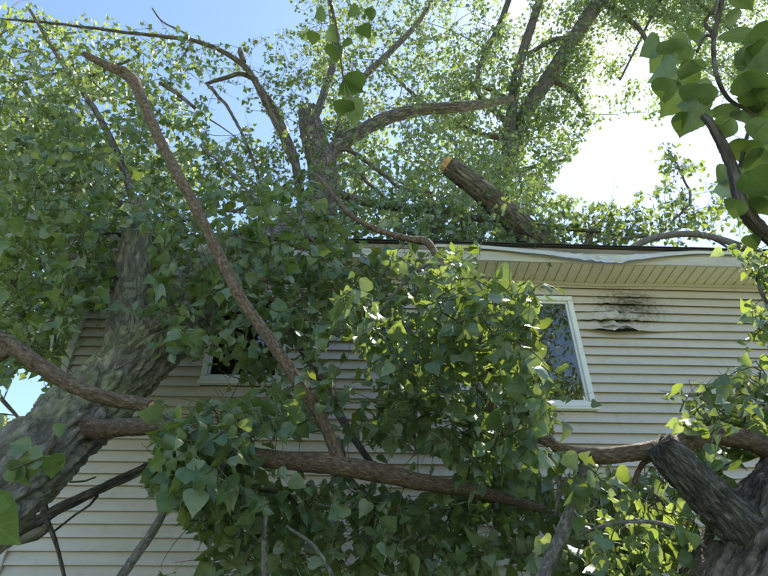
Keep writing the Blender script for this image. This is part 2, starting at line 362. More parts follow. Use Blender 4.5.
def leaf_mass_np(Q, T, NN, SZ, TI, parent, m, det=1, name='foliage'):
    X = np.cross(T, NN); vs, fs, tint, uvs, off = [], [], [], [], 0
    ol = LO if det else [(0,0), (.52,.16), (.34,.58), (0,1)]
    nvar = 5 if det else 3; which = RNG.integers(0, nvar, len(Q))
    for k in range(nvar):
        V, U, fc = blade(ol, [.15,.45,.05,.75,-.25][k], [.3,.6,.9,.2,1.2][k], .16 if det else 0, k)
        V = np.array(V); U = np.array(U); i = np.where(which == k)[0]
        if not len(i): continue
        P = Q[i][:,None,:] + SZ[i][:,None,None]*(V[None,:,0:1]*X[i][:,None,:] + V[None,:,1:2]*T[i][:,None,:] + V[None,:,2:3]*NN[i][:,None,:])
        vs.append(P.reshape(-1, 3)); tint.append(np.repeat(TI[i], len(V))); uvs.append(np.tile(U, (len(i), 1)))
        tri = np.array([t3 for f in fc for t3 in ([f] if len(f) == 3 else [(f[0], f[1], f[2]), (f[0], f[2], f[3])])])
        fs.append((tri[None] + (np.arange(len(i))*len(V))[:,None,None] + off).reshape(-1, 3)); off += len(i)*len(V)
    vs = np.concatenate(vs); fs = np.concatenate(fs); tint = np.concatenate(tint); uvs = np.concatenate(uvs)
    me = bpy.data.meshes.new(name); me.vertices.add(len(vs)); me.vertices.foreach_set('co', vs.ravel())
    me.loops.add(fs.size); me.loops.foreach_set('vertex_index', fs.ravel()); me.polygons.add(len(fs))
    me.polygons.foreach_set('loop_start', np.arange(0, fs.size, 3)); me.polygons.foreach_set('loop_total', np.full(len(fs), 3))
    me.polygons.foreach_set('use_smooth', np.ones(len(fs), bool)); me.update(calc_edges=True)
    a = me.attributes.new('tint', 'FLOAT', 'POINT'); a.data.foreach_set('value', tint)
    ul = me.uv_layers.new(name='uv'); ul.data.foreach_set('uv', uvs[fs.ravel()].ravel())
    me.materials.append(m); o = link(name, me, parent); o['kind'] = 'stuff'; return o

# ------------------------------------------------------------------ ground
m, t, b = mat('lawn'); tc = N(t, 'ShaderNodeTexCoord'); n1 = N(t, 'ShaderNodeTexNoise', i_Scale=3.0, i_Detail=8.0); t.links.new(tc.outputs['Object'], n1.inputs[0])
r = ramp(t, [(.3, (.10,.125,.05)), (.6, (.17,.19,.085)), (.8, (.25,.24,.13))]); t.links.new(n1.outputs[0], r.inputs[0]); t.links.new(r.outputs[0], b.inputs['Base Color']); b.inputs['Roughness'].default_value = .95
g = 60; vs = []; R_ = [(-300+600*i/g) for i in range(g+1)]
for y in R_:
    for x in R_: vs.append((x, y, .12*noise.noise(Vector((x*.05, y*.05, 3))) - .1 if math.hypot(x, y) > 14 else -.0))
o = link('ground', mesh('ground', vs, [(j*(g+1)+i, j*(g+1)+i+1, (j+1)*(g+1)+i+1, (j+1)*(g+1)+i) for j in range(g) for i in range(g)], m, True)); tag(o, 'lawn in front of and around the house', kind='structure')
del o['label']

# ------------------------------------------------------------------ house
CS = .019971*D                          # exposure of one siding course
Z0 = HC + .57811*D                      # height of one course line that the photograph shows
XL, XR, ZS = -.5266*D, 5.22, HC+.7335*D # inner corner left, corner right, soffit height
OV = .40                                # eave overhang
DEP = 8.0                               # depth of the house

def vinyl(name, c1, c2, dirt=0.):
    m, t, b = mat(name); L = t.links
    tc = N(t, 'ShaderNodeTexCoord'); mp = N(t, 'ShaderNodeMapping'); ge = N(t, 'ShaderNodeNewGeometry')
    L.new(ge.outputs['Position'], mp.inputs[0]); mp.inputs['Scale'].default_value = (.6, 1, 6)
    n1 = N(t, 'ShaderNodeTexNoise', i_Scale=1.6, i_Detail=5.0); L.new(mp.outputs[0], n1.inputs[0])
    r = ramp(t, [(.35, c1), (.65, c2)]); L.new(n1.outputs[0], r.inputs[0]); col = r.outputs[0]
    # fine algae/dust speckle
    n2 = N(t, 'ShaderNodeTexNoise', i_Scale=7.0, i_Detail=9.0, i_Roughness=.7); L.new(ge.outputs['Position'], n2.inputs[0])
    r2 = ramp(t, [(.52, (0,0,0)), (.75, (.35,.35,.35))]); L.new(n2.outputs[0], r2.inputs[0])
    mx = N(t, 'ShaderNodeMix', data_type='RGBA'); L.new(r2.outputs[0], mx.inputs[0]); L.new(col, mx.inputs[6]); mx.inputs[7].default_value = (.20,.20,.16,1); col = mx.outputs[2]
    if dirt:
        # scuffed bruise where a limb struck the wall
        cpos = W(631, 306, 0)
        sb = N(t, 'ShaderNodeVectorMath', operation='SUBTRACT'); L.new(ge.outputs['Position'], sb.inputs[0]); sb.inputs[1].default_value = cpos
        m2 = N(t, 'ShaderNodeMapping'); L.new(sb.outputs[0], m2.inputs[0]); m2.inputs['Rotation'].default_value = (0, rad(12), 0); m2.inputs['Scale'].default_value = (1/.62, 0, 1/.42)
        ln = N(t, 'ShaderNodeVectorMath', operation='LENGTH'); L.new(m2.outputs[0], ln.inputs[0])
        f1 = N(t, 'ShaderNodeMapRange'); L.new(ln.outputs['Value'], f1.inputs[0]); f1.inputs[1].default_value = .15; f1.inputs[2].default_value = 1.; f1.inputs[3].default_value = .27; f1.inputs[4].default_value = -.12
        n3 = N(t, 'ShaderNodeTexNoise', i_Scale=26.0, i_Detail=6.0, i_Roughness=.75); L.new(ge.outputs['Position'], n3.inputs[0])
        ad = N(t, 'ShaderNodeMath', operation='ADD'); L.new(n3.outputs[0], ad.inputs[0]); L.new(f1.outputs[0], ad.inputs[1])
        r3 = ramp(t, [(.50, (0,0,0)), (.68, (.55,.55,.55)), (.80, (.95,.95,.95))]); L.new(ad.outputs[0], r3.inputs[0])
        m3 = N(t, 'ShaderNodeMix', data_type='RGBA'); L.new(r3.outputs[0], m3.inputs[0]); L.new(col, m3.inputs[6]); m3.inputs[7].default_value = (.10,.085,.06,1); col = m3.outputs[2]
    L.new(col, b.inputs['Base Color']); b.inputs['Roughness'].default_value = .48
    n4 = N(t, 'ShaderNodeTexNoise', i_Scale=60.0, i_Detail=3.0); L.new(mp.outputs[0], n4.inputs[0]); bump(t, b, n4.outputs[0], .12, .003)
    return m
SIDING = vinyl('siding_vinyl', (.545,.488,.412), (.605,.545,.465), 1)
TRIM = vinyl('trim_vinyl', (.48,.455,.395), (.54,.515,.45))
SOFFIT = vinyl('soffit_vinyl', (.58,.53,.43), (.64,.59,.48))
FASC = vinyl('fascia_metal', (.44,.41,.345), (.53,.495,.42))
FRAMEW = vinyl('window_vinyl', (.70,.70,.67), (.76,.76,.73))
WOODB = vinyl('weathered_board', (.16,.135,.10), (.30,.265,.21))
SHEET = vinyl('torn_aluminium', (.42,.41,.39), (.62,.61,.585))
m, t, b = mat('felt'); b.inputs['Base Color'].default_value = (.035,.055,.05,1); b.inputs['Roughness'].default_value = .9; FELT = m
m, t, b = mat('shingle'); tc = N(t, 'ShaderNodeTexCoord'); n1 = N(t, 'ShaderNodeTexNoise', i_Scale=90.0, i_Detail=4.0); t.links.new(tc.outputs['Object'], n1.inputs[0])
r = ramp(t, [(.35, (.02,.02,.02)), (.7, (.075,.07,.065))]); t.links.new(n1.outputs[0], r.inputs[0]); t.links.new(r.outputs[0], b.inputs['Base Color']); b.inputs['Roughness'].default_value = .95; SHING = m
m, t, b = mat('dark_room'); b.inputs['Base Color'].default_value = (.40,.40,.40,1); ROOM = m
m, t, b = mat('window_glass'); L = t.links
fn = N(t, 'ShaderNodeFresnel'); fn.inputs[0].default_value = 2.7; tr = N(t, 'ShaderNodeBsdfTransparent'); tr.inputs[0].default_value = (.82,.86,.86,1)
gl = N(t, 'ShaderNodeBsdfGlossy'); gl.inputs['Roughness'].default_value = .015; ms = N(t, 'ShaderNodeMixShader')
n1 = N(t, 'ShaderNodeTexNoise', i_Scale=2.2); bp = N(t, 'ShaderNodeBump'); bp.inputs['Strength'].default_value = .04; bp.inputs['Distance'].default_value = .05
tc = N(t, 'ShaderNodeTexCoord'); L.new(tc.outputs['Object'], n1.inputs[0]); L.new(n1.outputs[0], bp.inputs['Height']); L.new(bp.outputs[0], gl.inputs['Normal'])
L.new(fn.outputs[0], ms.inputs[0]); L.new(tr.outputs[0], ms.inputs[1]); L.new(gl.outputs[0], ms.inputs[2]); L.new(ms.outputs[0], t.nodes['Material Output'].inputs[0]); GLASS = m

house = thing('house', 'beige vinyl-sided house wall and eave crushed under fallen tree limbs', 'house', (XL, 0, 0))
wins = [(.268*D, .4432*D, HC+.4462*D, HC+.6926*D), (-.285*D, -.135*D, HC+.487*D, HC+.6926*D)]
wins = [(a, b_, c, d) for a, b_, c, d in wins]
# back boards of the walls, with openings
def wall_back():
    xs = sorted({XL-.02, XR} | {w[0]+.03 for w in wins} | {w[1]-.03 for w in wins}); zs = sorted({0., ZS+.25} | {w[2]+.03 for w in wins} | {w[3]-.03 for w in wins})
    vs, fs = [], []
    for i in range(len(xs)-1):
        for j in range(len(zs)-1):
            cx, cz = (xs[i]+xs[i+1])/2, (zs[j]+zs[j+1])/2
            if any(w[0] < cx < w[1] and w[2] < cz < w[3] for w in wins): continue
            k = len(vs); vs += [(xs[i], .03, zs[j]), (xs[i+1], .03, zs[j]), (xs[i+1], .03, zs[j+1]), (xs[i], .03, zs[j+1])]; fs.append((k, k+1, k+2, k+3))
    return mesh('wall', vs, fs, FELT)
wall = link('wall', wall_back(), house); wall['label'] = 'front wall of lapped beige siding, scuffed and torn beside the window'
def course(x0, x1, z, h, dam=None, seed=0.):
    """one lap-siding course: top tucked back, butt edge proud, a lip below; z is its butt edge"""
    nx = 2 if dam is None else max(8, int((x1-x0)/.03)); nx = max(nx, int((x1-x0)/.4)); prof = [(.012, h+.014), (.008, h*.86), (-.010, h*.35), (-.022, .006), (-.0235, 0.), (-.015, .003)]
    vs = []
    for i in range(nx+1):
        x = x0+(x1-x0)*i/nx
        for k, (py, pz) in enumerate(prof):
            dy = .0022*noise.noise(Vector((x*1.3, z*4, seed))); dz = .0022*noise.noise(Vector((x*.8, z*9, 5+seed)))
            if dam: a, b_ = dam(x, k/5); dy += a; dz += b_
            vs.append((x, py+dy, z+pz+dz))
    n = len(prof); return [(i*n+k, (i+1)*n+k, (i+1)*n+k+1, i*n+k+1) for i in range(nx) for k in range(n-1)], vs
xd = W(618, 328, 0).x
def bulge(x, c, w): return math.exp(-((x-c)/w)**2)
zlines = []; k = -60
while Z0+k*CS < ZS+.02: zlines.append(Z0+k*CS); k += 1
low_v, low_f = [], []
for z in zlines:
    if z < .12: continue
    top = min(CS, ZS+.05-z)
    segs_ = [(XL, XR-.02)]
    for a, b_, c, d in wins:
        if z+CS > c+.005 and z < d-.005:
            segs_ = [s2 for s1 in segs_ for s2 in ((s1[0], min(s1[1], a+.012)), (max(s1[0], b_-.012), s1[1])) if s2[1]-s2[0] > .02]
    kz = round((z-(HC+.612*D))/CS)
    for s1 in segs_:
        dam = None
        if s1[1] > xd and -1 <= kz <= 3 and s1[0] > wins[0][0]:
            def dam(x, v, kz=kz):
                e = bulge(x, xd, .30)
                e2 = bulge(x, xd+.1, .55)
                if kz == 0: return (-.11*e*v + .05*noise.noise(Vector((x*11, v*3, 1)))*e, -.05*e2*v*v + .03*noise.noise(Vector((x*17, 3, 1)))*e - .035*bulge(x, xd-.12, .07)*v)
                if kz == 1: return (-.085*e*(1-abs(v-.5)) + .05*noise.noise(Vector((x*14, v*3, 2)))*e, -.012*e*v + .028*noise.noise(Vector((x*22, 5, 1)))*e)
                if kz == -1: return (.020*e*(1-v), -.020*e*(1-v))
                return (-.02*e*v + .014*noise.noise(Vector((x*9, v, kz)))*e, .012*e*noise.noise(Vector((x*12, kz, 1))))
        fs, vs = course(s1[0], s1[1], z, top, dam, z)
        if z < 2.35:
            b0 = len(low_v); low_v += vs; low_f += [tuple(i+b0 for i in f) for f in fs]; continue
        o = link('siding_plank', mesh('siding_plank', vs, fs, SIDING), wall)
        if dam and kz in (0, 1): o['label'] = 'buckled siding plank torn loose beside the window'
o = link('lower_siding', mesh('lower_siding', low_v, low_f, SIDING), wall); o['kind'] = 'stuff'
box('foundation', (XL-.05, -.0, -.3), (XR+.0, .2, .13), FELT, house)
# torn flap of siding and splinters over the hole
vs = []; fs = []; ns = 14
for i in range(ns+1):
    x = xd-.20+.36*i/ns; zc = HC+.617*D; u = i/ns
    vs += [(x, -.05-.05*math.sin(u*3.1)-.02*noise.noise(Vector((x*14, 0, 0))), zc+.045+.02*noise.noise(Vector((x*10, 1, 0)))-.03*u), (x, -.085-.06*math.sin(u*3.1)-.03*noise.noise(Vector((x*18, 2, 0))), zc+.006+.03*noise.noise(Vector((x*16, 4, 0)))-.04*u)]
fs = [(2*i, 2*i+2, 2*i+3, 2*i+1) for i in range(ns)]
o = link('siding_flap', mesh('siding_flap', vs, fs, SIDING), wall); o['label'] = 'crumpled flap of torn siding'
sm = o.modifiers.new('t', 'SOLIDIFY'); sm.thickness = .004
# corner posts
for nm, x0, x1 in (('corner_post', XL-.085, XL+.004), ('corner_post', XR-.03, XR+.06)):
    box(nm, (x0, -.036, 0), (x1, .09, ZS+.02), TRIM, house, .006)
# side and back walls, stepped siding as one sheet each
def side_wall(nm, x, sgn):
    vs, fs = [], []
    for z in zlines:
        if z < .12: continue
        k = len(vs); o_ = .013*sgn
        vs += [(x, .09, z+CS), (x, DEP, z+CS), (x+o_, DEP, z), (x+o_, .09, z)]; fs.append((k, k+1, k+2, k+3))
        vs += [(x, DEP, z), (x, .09, z)]; fs.append((k+3, k+2, k+4, k+5))
    k = len(vs); zt = ZS+.02; vs += [(x, 0.09, zt), (x, DEP, zt), (x, DEP/2, zt+DEP/2*.42+.1)]; fs.append((k, k+1, k+2))
    o = link(nm, mesh(nm, vs, fs, SIDING), house)
side_wall('side_wall', XL-.06, -1); side_wall('side_wall', XR+.035, 1)
box('back_wall', (XL-.05, DEP-.1, 0), (XR+.03, DEP, ZS+.2), SIDING, house)
# windows
for wi, (a, b_, c, d) in enumerate(wins):
    w = bpy.data.objects.new('window', None); COL.objects.link(w); w.parent = house; w.location = Vector(((a+b_)/2, 0, c))-house.location
    w['label'] = ['window with white frame reflecting trees, beside the torn siding', 'smaller window mostly hidden behind leaves'][wi]
    fw = .062
    for nm, p, q in (('frame_rail', (a, -.05, d-fw), (b_, .03, d)), ('frame_rail', (a, -.054, c), (b_, .03, c+fw*.95)), ('frame_stile', (a+.001, -.047, c+fw*.95+.0005), (a+fw, .03, d-fw-.0005)), ('frame_stile', (b_-fw, -.047, c+fw*.95+.0005), (b_-.001, .03, d-fw-.0005))):
        box(nm, p, q, FRAMEW, w, .006)
    a2, b2, c2, d2 = a+fw+.001, b_-fw-.001, c+fw+.001, d-fw-.001; sw = .026
    for nm, p, q in (('sash_rail', (a2, -.022, d2-sw), (b2, .02, d2)), ('sash_rail', (a2, -.022, c2), (b2, .02, c2+sw)), ('sash_stile', (a2, -.020, c2+sw), (a2+sw, .02, d2-sw)), ('sash_stile', (b2-sw, -.020, c2+sw), (b2, .02, d2-sw))):
        box(nm, p, q, FRAMEW, w, .003)
    box('pane', (a2+sw*.6, -.006, c2+sw*.6), (b2-sw*.6, -.001, d2-sw*.6), GLASS, w)
    bm = bmesh.new(); bmesh.ops.create_cube(bm, size=1)
    for v in bm.verts: v.co = Vector(((a+b_)/2+v.co.x*(b_-a+1.2), .65+v.co.y*1.18, (c+d)/2+v.co.z*(d-c+1.0)))
    for f in [f for f in bm.faces if f.normal.y < -.5]: bm.faces.remove(f)
    me = bpy.data.meshes.new('room'); bm.to_mesh(me); bm.free(); me.materials.append(ROOM); link('room', me, w)
    box('sill', (a-.015, -.062, c-.03), (b_+.015, .0, c-.001), FRAMEW, w, .004)
    # J-channel
# eave: soffit strips, fascia, bent drip edge, roof edge
SX0, SX1 = XL-.35, XR+.08
def sag(x): return -.030*bulge(x, W(600, 285, -.1).x, .55) - .008*noise.noise(Vector((x*1.1, 3, 0)))
soff = bpy.data.objects.new('soffit', None); COL.objects.link(soff); soff.parent = house; soff.location = Vector((SX0, 0, ZS))-house.location
pw = .125; x = SX0
while x < SX1-.01:
    x1 = min(x+pw, SX1); vs = []
    for xx, dz in ((x+.001, .012), (x+.006, .0), (x1-.012, .0), (x1-.008, .004), (x1-.001, .012)):
        for yy in (.012, -.2, -OV): vs.append((xx, yy, ZS+dz+sag(xx)*(1.0 if yy > -.3 else .4)))
    fs = [(i*3+j, i*3+j+1, i*3+4+j, i*3+3+j) for i in range(4) for j in range(2)]
    link('soffit_panel', mesh('soffit_panel', vs, fs, SOFFIT), soff); x = x1
def strip(nm, prof, m, x0, x1, fz=None, fy=None, n=120, parent=house, label=None):
    vs = []; k = len(prof)
    for i in range(n+1):
        x = x0+(x1-x0)*i/n
        for j, (y, z) in enumerate(prof):
            vs.append((x, y+(fy(x, j) if fy else 0), z+(fz(x, j) if fz else 0)))
    fs = [(i*k+j, (i+1)*k+j, (i+1)*k+j+1, i*k+j+1) for i in range(n) for j in range(k-1)]
    o = link(nm, mesh(nm, vs, fs, m), parent)
    if label: o['label'] = label
    return o
strip('frieze_trim', [(-.036, ZS+.0), (-.038, ZS-.03), (-.028, ZS-.034), (-.004, ZS-.034)], TRIM, XL-.06, XR, lambda x, j: sag(x)*1.05, lambda x, j: -.015*bulge(x, xd, .4))
FZ = ZS+.155
strip('fascia', [(-OV+.02, ZS-.002), (-OV-.006, ZS-.004), (-OV-.008, ZS+.075), (-OV-.014, ZS+.080), (-OV-.014, FZ), (-OV+.03, FZ)], FASC, SX0, SX1, lambda x, j: sag(x)*.4 + .004*noise.noise(Vector((x*3, j, 0))), lambda x, j: .006*noise.noise(Vector((x*2.2, j*.7, 4))), label='dented cream fascia along the eave')
xt = W(614, 266, -.5).x; xa, xb = W(470, 250, -.45).x, W(700, 252, -.45).x
def dz_(x, j):
    u = max(0, 1-abs(x-xt)/(xb-xt if x > xt else xt-xa)); e = u**1.3; q = bulge(x, xt-.12, .35)
    return -.215*e*(.66+.34*j/4) - .02*q*noise.noise(Vector((x*13, j*1.7, 2))) - .006*noise.noise(Vector((x*3, 0, 2)))
def dy_(x, j):
    u = max(0, 1-abs(x-xt)/(xb-xt if x > xt else xt-xa)); q = bulge(x, xt-.12, .4)
    return -.05*u*(.3+.7*j/4) + .05*q*noise.noise(Vector((x*11, j*1.6, 7)))
strip('drip_edge', [(-OV-.045, FZ+.036), (-OV-.050, FZ+.026), (-OV-.046, FZ+.012), (-OV-.040, FZ-.004), (-OV-.046, FZ-.014)], SHEET, xa-.4, SX1, dz_, dy_, 220, label='bent aluminium edge strip hanging torn from the eave')
strip('crown_board', [(-OV-.016, FZ-.03), (-OV-.024, FZ-.026), (-OV-.026, FZ+.028), (-OV+.02, FZ+.030)], WOODB, SX0, SX1, None, lambda x, j: .006*noise.noise(Vector((x*4, j, 9))), label='weathered bare board under the roof edge')
roof = bpy.data.objects.new('roof', None); COL.objects.link(roof); roof.parent = house; roof.location = Vector((SX0, 0, FZ))-house.location
ZE = FZ+.034; sl_ = .42
for sgn, nm in ((1, 'roof_slope'), (-1, 'roof_slope')):
    vs, fs = [], []; nc = 22; ye = -OV-.055
    for c in range(nc):
        y0 = ye+(DEP/2-ye)*c/nc; y1 = ye+(DEP/2-ye)*(c+1)/nc+.04
        for xx in (SX0, SX1):
            for yy, lift in ((y0, .0), (y0, .014), (y1, .004)):
                Y = yy if sgn > 0 else DEP-yy; vs.append((xx, Y, ZE+(yy-ye)*sl_+lift+.004))
        k = len(vs)-6; fs += [(k, k+3, k+4, k+1), (k+1, k+4, k+5, k+2)]
    if sgn > 0: k = len(vs); vs += [(SX0, ye+.0, ZE), (SX1, ye, ZE), (SX1, -OV+.03, ZE), (SX0, -OV+.03, ZE)]; fs.append((k, k+1, k+2, k+3))
    link(nm, mesh(nm, vs, fs, SHING), roof)
x = SX0-.01
while x < SX1:                            # starter row of shingle tabs along the eave, uneven
    w_ = .305+random.uniform(-.004, .004); x1 = min(x+w_, SX1+.012); ye = -OV-.068-random.uniform(0, .008); zz = ZE+.017+random.uniform(0, .004)
    vs = [(x+.002, ye, zz), (x1-.003, ye, zz+random.uniform(-.003,.003)), (x1-.003, ye+.30, zz+.30*sl_), (x+.002, ye+.30, zz+.30*sl_)]; vs += [(p[0], p[1], p[2]+.010) for p in vs]
    link('shingle', mesh('shingle', vs, [(3,2,1,0), (4,5,6,7), (0,1,5,4), (1,2,6,5), (2,3,7,6), (3,0,4,7)], SHING), roof); x = x1
for xx in (SX0-.02, SX1+.003):
    vs = []
    for Y, Z in ((-OV-.02, FZ-.16), (-OV-.02, FZ+.03), (DEP/2, ZE+(DEP/2+OV)*sl_-.0), (DEP/2, ZE+(DEP/2+OV)*sl_-.19), (DEP+OV, FZ+.03), (DEP+OV, FZ-.16)):
        vs += [(xx, Y, Z), (xx+.017, Y, Z)]
    q = lambda a, b_, c, d: [(a, b_, c, d)]
    fs = [(0,2,4,6), (1,7,5,3), (4,8,10,6), (5,7,11,9), (0,6,7,1), (6,10,11,7), (2,3,5,4), (4,5,9,8), (0,1,3,2)]
    link('rake_board', mesh('rake_board', vs, fs, TRIM), house)

# ------------------------------------------------------------------ areas of the picture that stay open (wall, window, sky seen between the leaves)
K_WALL = [[(62,478),(95,445),(110,432),(160,432),(158,458),(140,490),(180,505),(205,576),(25,576),(30,540)],
          [(50,385),(80,308),(120,318),(112,345),(78,390)], [(165,366),(238,372),(244,408),(170,404)],
          [(556,288),(590,258),(742,258),(738,370),(692,378),(690,410),(670,398),(655,432),(560,436),(552,405)],
          [(528,300),(573,292),(600,412),(548,408)], [(490,262),(560,252),(750,252),(735,286),(560,292),(515,285)],
          [(322,350),(340,332),(362,345),(375,370),(378,420),(345,415)],
          [(15,470),(105,362),(152,345),(168,368),(100,440),(60,480)], [(112,236),(154,236),(152,308),(112,308)],
          [(536,430),(690,436),(690,462),(530,458)], [(338,515),(352,515),(352,576),(338,576)], [(470,525),(490,520),(500,540),(478,545)],
          [(690,455),(768,440),(768,576),(684,576)], [(645,445),(690,450),(720,500),(690,520)], [(250,434),(340,438),(462,464),(456,500),(330,480),(250,470)]]
K_SKY = [[(50,-20),(292,-20),(285,14),(250,40),(205,28),(130,22),(70,12)], [(205,92),(238,85),(250,125),(215,150)], [(0,385),(40,372),(48,408),(10,420),(0,410)],
         [(545,190),(565,165),(590,140),(612,120),(640,112),(650,150),(645,190),(600,205)], [(452,5),(470,12),(465,28),(452,22)]]
def jitterlimb(T, pts, m, **kw): return T.limb('branch', pts, m, **kw)

# ------------------------------------------------------------------ fallen cottonwood across the house
ft = Tree('fallen_tree', 'huge fallen cottonwood with mossy furrowed trunk leaning from lower left onto the roof', 'tree', W(-60, 545, -2.6).xy.to_3d())
ft.limb('trunk', [(-330,760,-3.4,120), (-150,620,-3.0,104), (-60,548,-2.7,84), (0,490,-2.35,78), (48,446,-2.05,73), (92,405,-1.7,64), (130,368,-1.35,55), (165,335,-1.05,50), (195,292,-.75,54), (240,255,-.45,46)], BARK, segs=190, step=.013, bark=.05, freq=11.5, rough=0, label='thick trunk with deep bark furrows and green moss')
ft.limb('limb', [(122,378,-1.5,36), (126,340,-1.25,38), (130,300,-1.05,34), (134,265,-.95,31), (137,235,-.9,27), (138,205,-.8,20)], BARK, segs=64, step=.02, bark=.022, freq=20, rough=0)
ft.limb('limb', [(240,255,-.45,46), (290,236,.3,40), (318,212,.9,36), (324,185,1.3,30), (322,165,1.5,28), (313,135,1.8,24), (308,112,2.0,19)], BARK_DARK, segs=40, step=.03, bark=.02, freq=16, rough=0)
B = lambda pts, m, **kw: ft.limb('branch', pts, m, **kw)
B([(322,170,1.5,18), (332,152,1.6,16), (350,138,1.7,14), (385,119,1.9,13), (420,110,2.1,12), (460,107,2.3,10), (490,103,2.6,8), (512,98,2.8,6)], BARK_DARK, step=.06, bark=.008, segs=14, freq=20)
B([(70,420,-2.0,34), (95,429,-2.1,19), (130,427,-2.2,17), (165,428,-2.25,17), (210,444,-2.3,18), (258,457,-2.3,17), (300,462,-2.3,18), (339,466,-2.3,19), (385,474,-2.2,18), (425,483,-2.1,16), (455,488,-2.0,14), (500,497,-1.8,11), (545,510,-1.6,7)], BARK_RED, segs=22, step=.02, rough=.07, bark=.005, freq=40, label='long bare limb running level across the wall')
B([(341,468,-2.3,15), (334,448,-2.32,12), (322,420,-2.35,11.5), (300,385,-2.4,11.5), (270,340,-2.45,11.5), (240,297,-2.5,11), (215,247,-2.55,11), (190,197,-2.6,10.5), (163,147,-2.6,10), (141,97,-2.6,10), (131,78,-2.6,12), (112,68,-2.6,8.5), (84,54,-2.6,6)], BARK_RED, segs=16, step=.02, rough=.1, bark=.003, freq=60, label='long straight branch slanting up to a kinked broken tip')
B([(128,76,-2.6,9), (124,71,-2.62,10), (120,68,-2.6,5)], BARK_RED, step=.02, attach=False)
B([(300,190,1.1,9), (297,170,1.1,8), (280,131,1.0,7.5), (262,95,.9,7), (246,68,.8,6), (215,48,.7,4.5), (185,39,.6,4), (130,33,.4,3.2), (60,24,.2,2.6), (-10,18,0,2)], BARK_DARK, segs=8, wob=.012)
B([(300,195,1.2,10), (295,160,1.1,8), (285,132,1.1,7), (270,100,1.0,5), (246,75,.9,5), (225,78,.8,4.5), (206,84,.8,3.5)], BARK_DARK, segs=8, wob=.01)
B([(244,62,.8,5), (241,54,.8,6), (240,49,.8,4)], BARK_DARK, attach=False)
B([(208,85,.8,3.5), (228,108,.8,3.2), (245,140,.7,3), (258,175,.6,2.5), (268,205,.5,2)], BARK_DARK, segs=6, wob=.012)
B([(180,62,.3,2), (190,38,.5,2.2), (163,22,.5,1.8), (152,8,.5,1.4)], BARK_DARK, segs=6)
B([(160,83,-.8,4), (175,92,-.8,4.5), (195,108,-.8,3.5)], BARK_DARK, segs=7)
B([(334,150,1.7,9), (347,100,2.0,8), (365,76,2.1,7), (392,50,2.4,6), (420,20,2.6,5), (440,-15,2.8,4)], BARK_DARK, segs=8)
B([(333,148,1.6,6), (352,152,1.5,4.5), (380,172,1.5,4), (402,188,1.5,3.2), (432,193,1.6,2.5)], BARK_DARK, segs=7, wob=.015)
B([(325,180,1.3,6), (345,165,1.4,5), (365,180,1.4,4), (385,198,1.4,2.5)], BARK_DARK, segs=7, wob=.015)
B([(200,145,-1.6,2.5), (230,172,-1.6,3), (262,205,-1.5,3.5), (300,228,-1.4,4), (330,262,-1.2,4)], BARK_GREY, segs=7, wob=.02)
B([(180,222,-1.0,3.5), (215,212,-.9,4), (240,208,-.9,3.5), (262,196,-.8,3), (282,188,-.7,2.5)], BARK_GREY, segs=7, wob=.02)
B([(240,300,-.6,10), (279,321,-.75,9), (302,349,-.85,9), (318,374,-.95,9), (334,406,-1.1,8), (352,435,-1.3,7), (372,465,-1.5,6)], BARK_DARK, segs=12, bark=.004, freq=40, label='dark limb crossing the gap where siding shows')
B([(318,176,-1.6,3.5), (334,196,-1.7,4.5), (351,215,-1.8,5.5), (375,229,-1.9,6), (409,239,-2.0,6.5), (427,242,-2.1,7.5), (440,262,-2.15,7.5), (453,283,-2.2,7), (470,318,-2.3,6.5), (485,352,-2.35,6.5), (491,385,-2.3,6), (492,420,-2.2,5)], BARK_RED, segs=10, step=.03, rough=.12, label='thin branch bending down in front of the eave')
B([(438,259,-2.15,5), (424,266,-2.1,4.5), (408,279,-2.0,4), (386,303,-1.9,3.5), (365,330,-1.8,3)], BARK_GREY, segs=8, wob=.008)
B([(395,318,-1.5,5), (412,335,-1.55,7), (432,350,-1.6,7.5), (452,367,-1.65,7), (480,390,-1.7,6), (500,420,-1.7,5)], BARK_GREY, segs=10, rough=.12)
B([(226,478,-2.0,4), (262,490,-1.9,5), (282,492,-1.9,5), (296,505,-1.8,5), (300,522,-1.8,5)], BARK_DARK, segs=8)
B([(266,511,-2.3,4.5), (264,540,-2.3,5.5), (265,590,-2.3,7)], BARK_GREY, segs=9, rough=.1)
B([(286,526,-2.45,3), (304,538,-2.45,3.5), (322,556,-2.45,3.5), (336,582,-2.4,4)], BARK_GREY, segs=8, wob=.01)
B([(352,500,-2.2,2.5), (340,508,-2.2,2.5), (318,504,-2.2,2)], BARK_GREY, segs=6)
B([(478,340,-1.2,6), (500,380,-1.1,6), (505,430,-1.0,6), (520,470,-1.0,7), (530,520,-1.0,7)], BARK_DARK, segs=8)
B([(230,400,-1.0,6), (225,450,-1.0,7), (235,510,-1.0,8), (250,580,-1.0,9)], BARK_DARK, segs=8)
B([(340,440,-.9,6), (350,480,-.9,7), (395,520,-.9,8), (440,590,-.9,9)], BARK_DARK, segs=8)
B([(200,270,-.8,8), (150,225,-.6,7), (95,190,-.5,6), (40,180,-.4,5), (-20,190,-.4,4)], BARK_DARK, segs=8)
B([(137,215,-.8,8), (120,160,-.6,7), (95,110,-.3,6), (60,60,-.1,4), (30,10,.1,3)], BARK_DARK, segs=8)
B([(130,290,-1.1,7), (100,265,-1.2,6), (60,255,-1.3,5), (20,270,-1.4,4)], BARK_DARK, segs=8)
B([(320,190,1.3,10), (380,205,1.0,9), (440,212,.7,8), (500,222,.5,7), (560,228,.4,5), (600,232,.4,3)], BARK_DARK, segs=8)
B([(310,130,1.9,9), (325,90,2.4,8), (335,50,2.8,7), (330,0,3.2,6)], BARK_DARK, segs=8)
